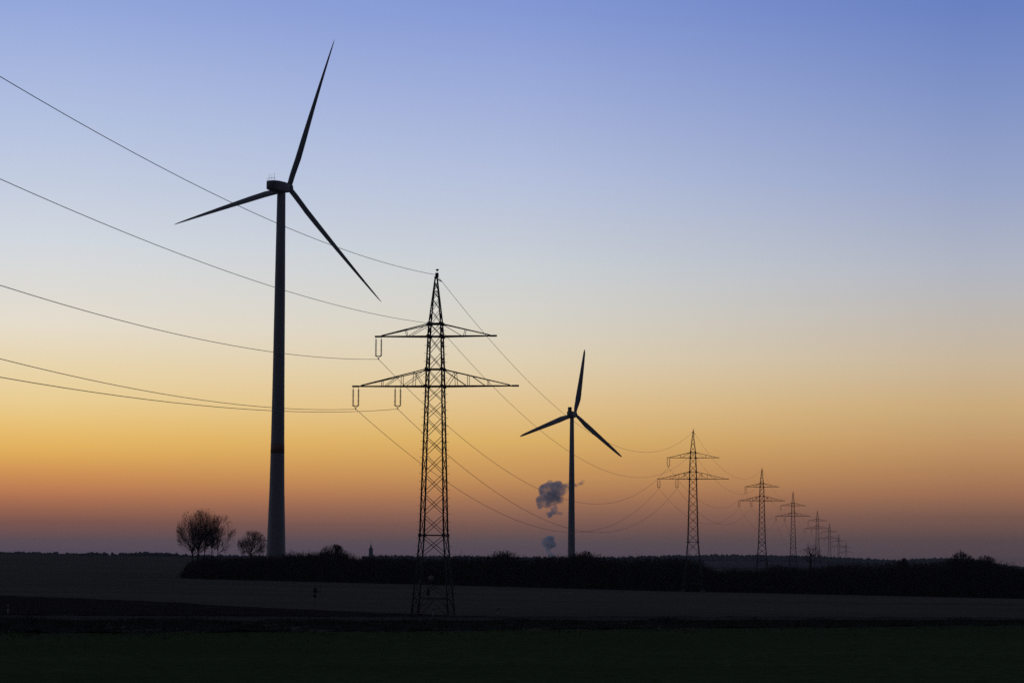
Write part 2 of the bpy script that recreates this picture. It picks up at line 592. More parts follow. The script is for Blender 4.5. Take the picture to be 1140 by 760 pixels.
def base_at(px, Y):
    return np.array([bx(px, Y), Y * YS, gz_(bx(px, Y), Y * YS) - .2])


def ell(px0, px1, py0, py1, Y):
    """world ellipsoid that spans these photo bounds at nominal distance Y"""
    a = at((px0 + px1) / 2, (py0 + py1) / 2, Y)
    rx = (px1 - px0) / 2 / 1900 * Y
    rz = (py1 - py0) / 2 / 1900 * Y
    return np.array(a), np.array([rx, rx * .85, rz])


def exit_len(P, D, c, R):
    """distance along D from P to the ellipsoid wall (P inside)"""
    p = (P - c) / R; d = D / R
    a = (d * d).sum(-1); b = (p * d).sum(-1); cc = (p * p).sum(-1) - 1
    disc = np.maximum(b * b - a * cc, 0)
    return np.maximum((-b + np.sqrt(disc)) / a, .05)


def unit(v):
    return v / (np.linalg.norm(v, axis=-1, keepdims=True) + 1e-9)


def limbs(mb, r, P0, D0, L, r0, r1, c, R, sub, up, spread, thin, keep=None):
    """one generation of slightly bent limbs; then starts of the next one along them"""
    n = len(P0)
    bend = r.normal(0, .10, (n, 3)) + np.array([0, 0, up])
    pts = [P0]
    D = D0
    k = 4
    for i in range(k):
        D = unit(D + bend * .55 + r.normal(0, .05, (n, 3)))
        pts.append(pts[-1] + D * (L / k)[:, None])
    for i in range(k):
        ra = r0 + (r1 - r0) * i / k; rb = r0 + (r1 - r0) * (i + 1) / k
        mb.segs(pts[i], pts[i + 1], ra, rb, k=3 if thin else 5, caps=False)
    # children
    m = n * sub
    idx = np.repeat(np.arange(n), sub)
    t = r.uniform(.18, 1.0, m) * k
    i0 = np.minimum(t.astype(int), k - 1); f_ = (t - i0)[:, None]
    A = np.stack(pts)
    P = A[i0, idx] * (1 - f_) + A[i0 + 1, idx] * f_
    Dl = unit(A[i0 + 1, idx] - A[i0, idx])
    side = unit(np.cross(Dl, r.normal(0, 1, (m, 3))))
    Dn = unit(Dl + side * np.tan(r.uniform(spread * .6, spread * 1.3, m))[:, None])
    frac = 1 - t / k * .5
    return P, Dn, idx, frac


def bare_tree(name, label, stems, cat='tree', group=None, fans=(9, 7, 6, 5), up=.10, spread=.55, tw=.020, r_trunk=.26, rag=.12):
    """stems: (base xyz, crotch height, crown centre, crown radii, seed); every stem gets a trunk, all share one crown mesh"""
    org = stems[0][0]
    root = empty(name, org)
    tag(root, label, cat, group)
    fine = MB()
    for base, zc, c, R, seed in stems:
        r = np.random.default_rng(seed)
        base = np.array(base) - org; c = np.array(c) - org; R = np.array(R)
        zc = zc - org[2]
        trunk = MB()
        top = np.array([base[0] + r.normal(0, .15), base[1], zc])
        mid = (base + top) / 2 + r.normal(0, .10, 3)
        trunk.segs([base, mid], [mid, top], [r_trunk * 1.25, r_trunk], [r_trunk, r_trunk * .85], k=7, caps=False)
        n0 = fans[0]
        r0_ = r.uniform(0, 6.28, 8)
        # primary limbs aim at points well spread over the upper crown
        az_ = np.arange(n0) * 2.39996 + r.uniform(0, 6)
        el_ = np.linspace(.05, 1, n0) ** .62 * 2.05
        tgt = c + R * np.stack([np.cos(az_) * np.sin(el_), np.sin(az_) * np.sin(el_), np.cos(el_)], 1)
        P = np.repeat(top[None], n0, 0) + np.stack([np.zeros(n0), np.zeros(n0), r.uniform(-.3, .25, n0) * (zc - base[2]) * .6], 1)
        D = unit(tgt - P)
        L = np.linalg.norm(tgt - P, axis=1) * r.uniform(.80, .95, n0)
        lead = D.copy(); lead[:, 2] += .12; lead = unit(lead)
        P1, D1, idx, fr = limbs(trunk, r, P, lead, L, r_trunk * .45, r_trunk * .12, c, R, fans[1], -.02, spread, False)
        trunk.build('trunk', M['bark'], root, smooth=True)
        rad = [(.036, .020), (.020, .012), (tw, tw * .6)]
        for g_, (ra, rb) in enumerate(rad):
            e = exit_len(P1, D1, c, R)
            # uneven outline: the crown bulges and falls back by direction
            q = (P1 - c) / R
            wav = np.sin(q[:, 0] * 5 + r0_[0]) + np.sin(q[:, 2] * 6 + r0_[1]) + np.sin(q[:, 1] * 5 + r0_[2]) + np.sin(q[:, 0] * 11 + q[:, 2] * 9 + r0_[3])
            e = e * (1 - rag * .6 + rag * .55 * wav)
            e = np.maximum(e, .15) * np.where(r.uniform(0, 1, len(e)) < .12, 1 + rag * 2.5, 1)
            Lg = np.minimum(e * r.uniform(.72, 1.08, len(P1)), (R.mean() * (.75, .45, .26)[g_]) * r.uniform(.6, 1.2, len(P1)))
            Lg = np.maximum(Lg, .12)
            sub = fans[g_ + 2] if g_ + 2 < len(fans) else 1
            P1, D1, idx, fr = limbs(fine, r, P1, D1, Lg, ra, rb, c, R, sub, up, spread * .9, True)
    fine.build('crown', M['twig'], root)
    return root


YT = 572
TG = 'bare trees at the left end of the hedgerow'
cA, RA = ell(197, 248, 564, 624, YT)
zA = lambda row, px=220, Y=YT: zrow(row, Y, px)
bare_tree('bare_tree', 'tallest bare broad tree, leftmost of the group beside the big turbine tower',
          [(base_at(217, YT), zA(615), cA + np.array([-1.3, 0, 0]), RA * [.88, .9, .97], 1),
           (base_at(223.5, YT + 1.5), zA(614), cA + np.array([1.6, 1.5, .3]), RA * [.72, .8, .97], 2)],
          group=TG, fans=(23, 9, 5, 4), tw=.0108, r_trunk=.24, rag=.02, up=.0)
cB, RB = ell(229, 263, 571, 622, YT + 4)
bare_tree('bare_tree', 'bare three stemmed tree touching the right side of the tallest bare tree',
          [(base_at(244.5, YT + 4), zA(614), cB + np.array([.6, 0, 0]), RB * [.92, .9, .98], 3),
           (base_at(239, YT + 5), zA(610), cB + np.array([-1.4, 1, .4]), RB * [.6, .7, .92], 4),
           (base_at(231, YT + 3), zA(610), cB + np.array([-3.0, -1, .4]), RB * [.5, .6, .85], 5)],
          group=TG, fans=(12, 7, 5, 4), tw=.0105, r_trunk=.15, rag=.02, up=.0)
cC, RC = ell(264, 298, 589, 623, YT - 4)
bare_tree('bare_tree', 'small round bare tree close to the left of the big turbine tower',
          [(base_at(281, YT - 4), zA(616), cC, RC, 6)], group=TG, fans=(20, 9, 5, 4), tw=.013, r_trunk=.20, spread=.65, rag=.05, up=.02)
cD, RD = ell(353, 389, 605, 640, YT - 6)
bare_tree('bushy_tree', 'dense dark rounded bush rising from hedgerow between the turbine tower and church spire',
          [(base_at(372, YT - 6), zA(632), cD, RD, 7)], fans=(19, 9, 5, 4), tw=.030, r_trunk=.2, spread=.6, rag=.12)
cE, RE = ell(634, 664, 612, 640, 556)
bare_tree('spiky_shrub', 'spiky fan shaped shrub at the foot of the small blurred turbine',
          [(base_at(648, 556), zrow(636, 556, 649), cE, RE, 8)], cat='shrub', fans=(17, 8, 5, 3), rag=.12, tw=.028, r_trunk=.12, spread=.35)
cF, RF = ell(551, 573, 611, 638, 560)
bare_tree('spiky_shrub', 'low rounded shrub on hedge top midway between near pylon and small turbine',
          [(base_at(562, 560), zrow(632, 560, 562), cF, RF, 9)], cat='shrub', fans=(11, 6, 4, 3), rag=.3, tw=.030, r_trunk=.12)
cG, RG = ell(890, 917, 605, 628, 592)
bare_tree('sparse_tree', 'sparse bare tree with thick crooked limbs in front of the small far pylons',
          [(base_at(903, 592), zrow(621, 592, 903), cG, RG * [1, .8, 1], 10)], fans=(8, 4, 3, 2), tw=.045, r_trunk=.40, spread=.8, rag=.2)
cH, RH = ell(1053, 1089, 613.5, 645, 550)
o = bare_tree('bushy_tree', 'dense bush with one upright spike near the right end of the hedgerow',
              [(base_at(1070, 550), zrow(638, 550, 1070), cH, RH, 12)], fans=(15, 8, 5, 4), tw=.032, r_trunk=.2, spread=.6, rag=.25)
mb = MB()
p_ = base_at(1068.5, 550) - base_at(1070, 550)
z_ = zrow(610.5, 550, 1068) - base_at(1070, 550)[2]
mb.segs([p_], [p_ + np.array([.1, 0, z_])], .22, .08, k=6)
mb.build('leader', M['bark'], o)
cI, RI = ell(1084, 1110, 617, 642, 552)
bare_tree('sparse_tree', 'low scraggy bare tree at the right end of the hedgerow beside the spiked bush',
          [(base_at(1094, 552), zrow(634, 552, 1094), cI, RI, 13)], fans=(13, 8, 5, 3), tw=.030, r_trunk=.2, spread=.7, rag=.25)
cJ, RJ = ell(999, 1012, 620, 640, 556)
bare_tree('bushy_tree', 'small dark bush poking above the hedgerow right of the last pylon',
          [(base_at(1005, 556), zrow(634, 556, 1005), cJ, RJ, 14)], fans=(12, 7, 5, 3), tw=.036, r_trunk=.12, spread=.6, rag=.2)

# ------------------------------------------------------------------ hedgerow
HT = [(207, 634), (211, 629), (218, 624), (230, 621), (260, 619), (285, 617), (300, 618), (318, 616), (326, 614), (333, 611.5), (341, 614), (349, 611.5), (357, 613),
      (384, 613), (392, 617), (410, 620), (430, 619), (455, 617.5), (480, 620), (505, 618), (530, 618.5), (547, 615.5), (558, 613), (570, 613.5), (580, 618), (600, 619),
      (622, 618), (638, 614.5), (655, 614.5), (668, 618.5), (700, 618), (718, 620), (738, 617), (758, 620), (774, 619), (784, 626), (790, 633), (802, 636),
      (820, 632), (850, 632), (865, 629), (880, 630), (915, 627), (935, 628), (950, 625.5), (985, 624), (1000, 622), (1015, 624.5), (1035, 623), (1048, 622.5), (1058, 618.5),
      (1082, 618.5), (1090, 620.5), (1102, 620.5), (1112, 626), (1125, 627.5), (1140, 630), (1250, 632)]
HB = [(207, 643), (420, 648), (600, 652), (700, 656), (800, 659), (960, 662), (1140, 665), (1250, 667)]
hx, hy = [a for a, b in HT], [b for a, b in HT]


def hedge_ground(px, Y):
    X = bx(px, Y)
    return X, gz_(X, Y * YS)


def hedge(name, p0, p1, label, seed):
    r = np.random.default_rng(seed)
    mb = MB()
    n = int((p1 - p0) * 2.3)
    PX = np.sort(r.uniform(p0, p1, n))
    for px in PX:
        Y = r.uniform(549, 572)
        X, z0 = hedge_ground(px, Y)
        top = zrow(np.interp(px, hx, hy) + abs(r.normal(0, 2.0)) - 1.6 + 2.0 * hills_noise(px * .11, seed) - (r.uniform(1, 5) if r.uniform() < .07 else 0) + .8 * hills_noise(px * .5, seed + 1), Y, px)
        h = max(top - z0, 1.5)
        edge = min(1, (px - p0) / 8 + .35, (p1 - px) / 8 + .35) if p1 < 1200 else min(1, (px - p0) / 8 + .35)
        h *= edge
        # upright stems fanning from the ground
        ns = 9
        a = r.uniform(0, 2 * math.pi, ns); tl = r.uniform(.05, .42, ns)
        d = np.stack([np.cos(a) * tl, np.sin(a) * tl, np.ones(ns)], 1)
        S0 = np.array([X, Y * YS, z0]) + np.stack([r.normal(0, .5, ns), r.normal(0, .5, ns), np.zeros(ns)], 1)
        hs = h * r.uniform(.6, .93, ns)[:, None]
        S1 = S0 + d * hs
        mb.segs(S0, S1, .07, .03, k=3, caps=False)
        nb = 60
        si = r.integers(0, ns, nb); t = r.uniform(.15, 1, nb)[:, None]
        B0 = S0[si] + (S1[si] - S0[si]) * t
        bd = r.normal(0, 1, (nb, 3)); bd[:, 2] = np.abs(bd[:, 2]) * .9 + .45
        bd /= np.linalg.norm(bd, axis=1, keepdims=True)
        B1 = B0 + bd * r.uniform(.5, 1.7, (nb, 1))
        B1[:, 2] = np.minimum(B1[:, 2], z0 + h * r.uniform(.95, 1.12, nb))
        mb.segs(B0, B1, .035, .018, k=3, caps=False)
        bi = r.integers(0, nb, nb)
        C0 = B0[bi] + (B1[bi] - B0[bi]) * r.uniform(.3, 1, (nb, 1))
        C1 = C0 + r.normal(0, .45, (nb, 3)) + np.array([0, 0, .25])
        mb.segs(C0, C1, .022, .012, k=3, caps=False)
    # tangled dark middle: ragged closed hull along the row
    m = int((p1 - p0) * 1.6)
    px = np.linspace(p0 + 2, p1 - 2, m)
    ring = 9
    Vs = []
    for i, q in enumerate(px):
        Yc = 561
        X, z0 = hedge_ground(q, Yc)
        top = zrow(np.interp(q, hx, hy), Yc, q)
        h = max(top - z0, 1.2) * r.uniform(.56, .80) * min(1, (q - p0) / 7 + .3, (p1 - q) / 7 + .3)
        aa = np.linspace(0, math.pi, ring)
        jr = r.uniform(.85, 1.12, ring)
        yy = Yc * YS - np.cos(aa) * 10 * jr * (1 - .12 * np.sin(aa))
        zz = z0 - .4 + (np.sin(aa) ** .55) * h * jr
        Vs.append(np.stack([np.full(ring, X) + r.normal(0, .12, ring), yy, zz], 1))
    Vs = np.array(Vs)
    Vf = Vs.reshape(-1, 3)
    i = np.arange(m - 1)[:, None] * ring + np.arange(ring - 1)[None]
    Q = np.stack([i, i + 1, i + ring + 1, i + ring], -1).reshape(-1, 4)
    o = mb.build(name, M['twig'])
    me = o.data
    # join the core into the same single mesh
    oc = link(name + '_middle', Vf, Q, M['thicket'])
    return o, oc


def merge_mesh(o, oc):
    """one mesh out of two (numpy, no operators)"""
    a, b = o.data, oc.data
    va = np.empty(len(a.vertices) * 3, np.float32); a.vertices.foreach_get('co', va)
    vb = np.empty(len(b.vertices) * 3, np.float32); b.vertices.foreach_get('co', vb)
    na = len(a.vertices)

    def quads(m):
        l = np.empty(len(m.loops), np.int32); m.loops.foreach_get('vertex_index', l)
        return l.reshape(-1, 4)
    Q = np.concatenate([quads(a), quads(b) + na])
    ka = len(a.polygons)
    name = o.name
    V = np.concatenate([va, vb]).reshape(-1, 3)
    m1, m2 = a.materials[0], b.materials[0]
    bpy.data.objects.remove(oc); bpy.data.objects.remove(o)
    bpy.data.meshes.remove(a); bpy.data.meshes.remove(b)
    no = link(name, V, Q, m1)
    no.data.materials.append(m2)
    mi = np.zeros(len(no.data.polygons), np.int32); mi[ka:] = 1
    no.data.polygons.foreach_set('material_index', mi)
    return no


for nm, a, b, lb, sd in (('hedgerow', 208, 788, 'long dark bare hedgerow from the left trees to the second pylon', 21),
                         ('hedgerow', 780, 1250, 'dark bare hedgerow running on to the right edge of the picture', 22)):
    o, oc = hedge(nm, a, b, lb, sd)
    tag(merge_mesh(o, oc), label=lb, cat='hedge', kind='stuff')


# ------------------------------------------------------------------ pylons
def body_half(z, ext):
    z = z - ext
    return float(np.interp(z, [-6, 0, 10.7, 30.2, 32.45, 36.78, 38.45, 44.6], [3.3, 2.45, 1.57, 1.07, 1.02, .87, .78, .14]))


def build_pylon(ext=0.0, first=False, detail=True):
    root = empty('lattice_pylon', (0, 0, 0))
    H = lambda z: z + ext
    tipz = H(44.9)
    corners = [(-1, -1), (1, -1), (1, 1), (-1, 1)]
    lv = [0, H(10.7), H(30.2), H(32.45), H(36.78), H(38.45)]
    th = 1.0 if detail else 1.45
    for cx, cy in corners:
        mb = MB()
        zs = lv
        for a, b in zip(zs[:-1], zs[1:]):
            ha, hb = body_half(a, ext), body_half(b, ext)
            mb.segs([[cx * ha, cy * ha, a]], [[cx * hb, cy * hb, b]], .135 * th, .12 * th, k=4)
        if (cx, cy) in ((-1, -1), (1, 1)):             # climbing pegs
            for z in np.arange(3, H(37.9), 1.05):
                h = body_half(z, ext)
                mb.segs([[cx * h, cy * h, z]], [[cx * (h + .42), cy * h, z]], .03, .028, k=4)
        mb.build('leg', M['steel'], root)
        fb = MB()
        h0 = body_half(0, ext)
        fb.lathe([(.42, -.9), (.42, .08), (.30, .18)], (cx * h0, cy * h0, 0), 12)
        fb.build('footing', M['concrete'], root)
    # bracing
    mb = MB()
    def face_pts(z, f):
        h = body_half(z, ext)
        a, b = corners[f], corners[(f + 1) % 4]
        return np.array([a[0] * h, a[1] * h, z]), np.array([b[0] * h, b[1] * h, z])
    panels = []
    z = H(10.7)
    hs = np.array([22.5, 22.5, 22, 21.5, 20.5, 20, 18, 17.0])
    hs = hs / hs.sum() * (H(30.2) - z)
    for q in hs:
        panels.append((z, z + q)); z += q
    panels += [(H(30.2), H(32.45)), (H(32.45), H(34.6)), (H(34.6), H(36.78)), (H(36.78), H(38.45))]
    for a, b in panels:
        for f_ in range(4):
            a0, a1 = face_pts(a, f_); b0, b1 = face_pts(b, f_)
            mb.segs([a0, a1], [b1, b0], .05 * th, .05 * th, k=4)
    for zz, rr in ((H(10.7), .11), (H(30.2), .10), (H(32.45), .10), (H(36.78), .10), (H(38.45), .14)):
        for f_ in range(4):
            a0, a1 = face_pts(zz, f_)
            mb.segs([a0], [a1], rr * th, rr * th, k=4)
    # spread foot: crossed panels, one low girt, K bracing below it
    low = [2.5] + list(np.linspace(2.5, H(10.7), 4 if ext == 0 else 5)[1:])
    for f_ in range(4):
        a0, a1 = face_pts(2.5, f_); g0, g1 = face_pts(.1, f_)
        m_ = (a0 + a1) / 2
        mb.segs([a0, m_, m_, g0 * .5 + a0 * .5, g1 * .5 + a1 * .5], [a1, g0, g1, a0 * .7 + m_ * .3, a1 * .7 + m_ * .3], .06 * th, .06 * th, k=4)
        for za, zb in zip(low[:-1], low[1:]):
            p0, p1 = face_pts(za, f_); q0, q1 = face_pts(zb, f_)
            mb.segs([p0, p1], [q1, q0], .055 * th, .055 * th, k=4)
    # gusset plates where the arms meet the body
    for zz in (H(10.7), H(30.2), H(32.45), H(36.78), H(38.45)):
        h = body_half(zz, ext)
        for cx, cy in corners:
            mb.box((cx * h, cy * h, zz), (.40, .30, .42))
    mb.build('bracing', M['steel'], root)

    # peak above the upper arm
    mb = MB()
    zt = H(44.5)
    for cx, cy in corners:
        h0 = body_half(H(38.45), ext)
        mb.segs([[cx * h0, cy * h0, H(38.45)]], [[cx * .14, cy * .14, zt]], .115 * th, .09 * th, k=4)
    zz = H(38.45)
    for q in (1.8, 1.5, 1.0, 1.3):
        for f_ in range(4):
            a0, a1 = face_pts(zz, f_); b0, b1 = face_pts(zz + q, f_)
            mb.segs([a0, a1], [b1, b0], .042 * th, .042 * th, k=4)
            if q == 1.0: mb.segs([b0], [b1], .06, .06, k=4)
        zz += q
    mb.box((0, 0, H(44.6)), (.42, .42, .3))
    mb.box((.1, 0, H(44.95)), (.40, .3, .5))
    mb.segs([[.05, 0, H(44.45)]], [[.75, 0, H(44.05)]], .13, .08, k=4)
    mb.segs([[.1, 0, H(45.2)]], [[.14, 0, H(45.55)]], .03, .03, k=4)
    mb.lathe([(.06, -.14), (.21, -.05), (.21, .05), (.06, .14)], (.14, 0, H(45.6)), 8)
    mb.build('peak', M['steel'], root)

    # crossarms
    def arm(side, L, zc, zr, verts, name='crossarm'):
        mb = MB()
        hc = body_half(zc, ext); hr = body_half(zr, ext)
        tip_ = np.array([side * L, 0, zc + .08])
        for cy in (-1, 1):
            c0 = np.array([side * hc, cy * hc, zc]); r0 = np.array([side * hr, cy * hr, zr])
            tp = np.array([side * (L - .05), cy * .16, zc + .05])
            mb.segs([c0], [tp], .11 * th, .10 * th, k=4)
            top_end = c0 + (tp - c0) * .90; top_end[2] = zc + .16
            mb.segs([r0], [top_end], .085 * th, .08 * th, k=4)
            def chord(t, up):
                if up: return r0 + (top_end - r0) * t
                return c0 + (top_end - c0) * t * np.array([1, 1, 0])
            for (t0, u0, t1, u1) in verts:
                mb.segs([chord(t0, u0)], [chord(t1, u1)], .045 * th, .045 * th, k=4)
        # horizontal lacing between the two bottom chords
        for i, t in enumerate(np.linspace(0, .92, 7)):
            y = (hc * (1 - t) + .16 * t); x = side * (hc + (L - hc) * t)
            mb.segs([[x, -y, zc]], [[x, y, zc]], .045, .045, k=4)
            if i < 6:
                t2 = np.linspace(0, .92, 7)[i + 1]
                y2 = (hc * (1 - t2) + .16 * t2); x2 = side * (hc + (L - hc) * t2)
                mb.segs([[x, (-y, y)[i % 2], zc]], [[x2, (y2, -y2)[i % 2], zc]], .04, .04, k=4)
        mb.box((side * (L - .3), 0, zc + .05), (.9, .36, .22))
        return mb.build(name, M['steel'], root)
    # (position along the arm, on top chord?) -> (position, on top chord?)
    vu = [(0, 1, .43, 0), (.50, 1, .46, 0)]
    vl = [(0, 1, .36, 0), (.05, 0, .19, 1), (.19, 1, .20, 0), (.38, 1, .38, 0), (.43, 1, .64, 0), (.68, 1, .68, 0)]
    for s_ in (-1, 1):
        up_ = arm(s_, 8.0, H(36.78), H(38.45), vu)
        # a short inner diagonal on the longer arm
        lo_ = arm(s_, 10.97, H(30.2), H(32.45), vl)
        if s_ == -1: left_arms = (up_, lo_, lo_)
    # insulators: three double strings, on the left circuit only
    for (L, zc), arm_ in zip(((7.65, H(36.68)), (10.65, H(30.1)), (5.0, H(30.1))), left_arms):
        for dx in (-.36, .36):
            mb = MB()
            prof = [(.03, 0), (.03, -.25)]
            z = -.25
            nd = 13
            for i in range(nd):
                prof += [(.05, z - .01), (.145, z - .05), (.135, z - .075), (.05, z - .10), (.045, z - .165)]
                z -= .165
            prof += [(.035, z), (.035, -2.45)]
            mb.lathe(prof, (-L + dx, 0, zc), 10)
            mb.segs([[-L + dx - .16, 0, zc - .3]], [[-L + dx + .02, 0, zc - .3]], .025, .02, k=4)
            mb.segs([[-L + dx - .16, 0, zc - 2.4]], [[-L + dx + .02, 0, zc - 2.4]], .025, .02, k=4)
            under(mb.build('insulator_string', M['insulator'], root), arm_)
        mb = MB()
        mb.segs([[-L - .42, 0, zc - 2.42]], [[-L + .42, 0, zc - 2.42]], .06, .06, k=4)
        mb.segs([[-L - .36, 0, zc - 2.42], [-L + .36, 0, zc - 2.42]], [[-L, 0, zc - 2.66], [-L, 0, zc - 2.66]], .05, .05, k=4)
        mb.segs([[-L, 0, zc - 2.62]], [[-L, 0, zc - 2.85]], .05, .05, k=4)
        mb.segs([[-L, -.35, zc - 2.85]], [[-L, .35, zc - 2.85]], .07, .07, k=4)
        under(mb.build('wire_clamp', M['steel_dark'], root), arm_)
    if first:
        mb = MB(); mb.box((.05, -1.95, 5.15), (.62, .03, .62)); mb.box((.05, -1.99, 5.15), (.12, .06, .8))
        n_ = mb.build('number_plate', M['plate'], root)
        n_['label'] = 'pale square plate'
        mb = MB(); mb.box((-.25, -2.22, 3.3), (.36, .04, .75)); mb.segs([[-.25, -2.2, 2.6]], [[-.25, -2.2, 3.9]], .035, .035)
        n_ = mb.build('warning_plate', M['blue'], root)
        n_['label'] = 'dark blue narrow plate'
    return root


def copy_tree(o, parent=None):
    c = o.copy()
    COL.objects.link(c)
    c.parent = parent
    for ch in [x for x in bpy.data.objects if x.parent == o]:
        copy_tree(ch, c)
    return c


#          px     lower-arm row  distance
PY = [(484.5, 430.0, 224), (771.5, 533.0, 531), (848.2, 557.3, 806), (882.9, 574.5, 1066), (910, 588.2, 1437),
      (923.4, 599.2, 1693), (933.7, 608.2, 2076), (941.8, 614.5, 2440)]
PLAB = ['nearest and tallest lattice pylon standing in the field beside the road',
        'second lattice pylon, rising from the hedgerow right of the small turbine',
        'third lattice pylon, next behind the one rising from the hedgerow',
        'fourth lattice pylon, left of the sparse bare tree on the hedge',
        'fifth lattice pylon, directly behind the sparse bare tree',
        'sixth lattice pylon, just right of the sparse bare tree',
        'seventh lattice pylon, second from the far end of the row',
        'faintest and farthest lattice pylon at the end of the row']
arm_pts = [np.array(at(px, py, Y)) for px, py, Y in PY]
pyl = []
far_proto = None
for i, A in enumerate(arm_pts):
    a = arm_pts[max(i - 1, 0)] if i else arm_pts[0]
    b = arm_pts[min(i + 1, len(arm_pts) - 1)]
    d = (b - a)[:2]; d /= np.linalg.norm(d)
    rz = -math.atan2(d[0], d[1])
    ext = 4.1 if i == 1 else 0.0
    if i == 0: o = build_pylon(0, first=True)
    elif i == 1: o = build_pylon(4.1)
    elif i == 2: o = far_proto = build_pylon(0, detail=False)
    else: o = copy_tree(far_proto)
    o.location = (A[0], A[1], A[2] - 30.2 - ext)
    o.rotation_euler = (0, 0, rz)
    tag(o, PLAB[i], 'pylon', 'electricity pylons marching to the horizon')
    pyl.append((A - np.array([0, 0, 30.2]), np.array([d[1], -d[0]]), d))

# ------------------------------------------------------------------ power lines: one wire each, hung from pylon to pylon
dl = pyl[0][2]
P0 = (pyl[0][0] + np.array([-dl[0] * 352, -dl[1] * 352, 0]), pyl[0][1], dl)
spans = [P0] + pyl
WIRES = [('earth_wire', 'highest thin wire, strung between the very tips of the pylons', 0, 44.95, .028, 9.75, 13.2, 10.0),
         ('earth_wire', 'thin wire fixed to the pylon bodies at the root of upper arms', 0, 38.45, .026, 8.0, 13.2, 5.5),
         ('power_cable', 'cable hanging below the short upper arms of the pylons', -7.65, 33.83, .030, 9.75, 14.9, 9.5),
         ('power_cable', 'cable hanging from the outer end of the long lower arms', -10.65, 27.25, .030, 9.5, 14.8, 13.5),
         ('power_cable', 'cable hanging from the middle of the long lower arms', -5.0, 27.25, .030, 7.25, 14.8, 1.5)]
for nm, lb, off_, h_, rad, s0, s1, rise in WIRES:
    pts = []
    for i in range(len(spans) - 1):
        (Bp, r_, _), (Bn, rn, _) = spans[i], spans[i + 1]
        A = Bp + np.array([r_[0] * off_, r_[1] * off_, h_]); B = Bn + np.array([rn[0] * off_, rn[1] * off_, h_])
        L = np.linalg.norm((B - A)[:2])
        s = s0 if i == 0 else s1 * (L / 440) ** 2 * (1 if i == 1 else .8)
        nseg = 48 if i < 3 else 24
        t = np.linspace(0, 1, nseg + 1)[:, None]
        if i == 0: A = A + np.array([0, 0, rise])
        if h_ > 44:        # the tip wire leaves each pylon from a short side bracket
            A = A + np.array([r_[0] * .75, r_[1] * .75, -.85]) * (i > 0)
        Pp = A + (B - A) * t
        Pp[:, 2] -= (4 * s * t * (1 - t))[:, 0]
        pts.append(Pp if (i == 0 or h_ > 44) else Pp[1:])
    pts = np.concatenate(pts)
    # continuous tube
    k = 6
    d = np.gradient(pts, axis=0); d /= np.linalg.norm(d, axis=1, keepdims=True)
    u = np.cross(d, [0, 0, 1.]); u /= np.linalg.norm(u, axis=1, keepdims=True); w_ = np.cross(u, d)
    a = np.arange(k) * 2 * np.pi / k
    V = (pts[:, None] + rad * (np.cos(a)[None, :, None] * u[:, None] + np.sin(a)[None, :, None] * w_[:, None])).reshape(-1, 3)
    i = np.arange(len(pts) - 1)[:, None] * k; j = np.arange(k)[None]; j2 = (j + 1) % k
    Q = np.stack([i + j, i + j2, i + k + j2, i + k + j], -1).reshape(-1, 4)
    o = link(nm, V, Q, M['wire'], smooth=True)
    tag(o, lb, 'cable' if 'cable' in nm else 'wire', 'overhead lines strung along the pylons')


# ------------------------------------------------------------------ wind turbines
def blade_mesh(L, chord, thick, cone, bend, pitch0=.30):
    """blade along local +Z (span), +Y the rotor axis, leading edge -X"""
    ns, k = 40, 16
    V = []
    for i in range(ns + 1):
        t = i / ns
        c = np.interp(t, *chord); th = np.interp(t, *thick) * c
        tw = pitch0 * (1 - t) ** 1.6
        a = np.arange(k) * 2 * np.pi / k
        x = np.cos(a) * c / 2; y = np.sin(a) * th / 2
        if t > .08:
            s_ = min(1, (t - .08) / .12)
            x = x + s_ * c * .14                      # pitch axis ahead of mid chord
            y = y * (1 - s_ * .55 * (np.cos(a) * .5 + .5) ** 1.2)   # sharp trailing edge
        X = x * math.cos(tw) - y * math.sin(tw); Yy = x * math.sin(tw) + y * math.cos(tw)
        z = t * L
        V.append(np.stack([X, Yy + z * math.tan(cone) + bend * t ** 2.2, np.full(k, z)], 1))
    V = np.array(V).reshape(-1, 3)
    Q = [(i * k + j, i * k + (j + 1) % k, (i + 1) * k + (j + 1) % k, (i + 1) * k + j) for i in range(ns) for j in range(k)]
    T = [(ns * k, ns * k + j, ns * k + j + 1) for j in range(1, k - 1)]
    return V, Q, T


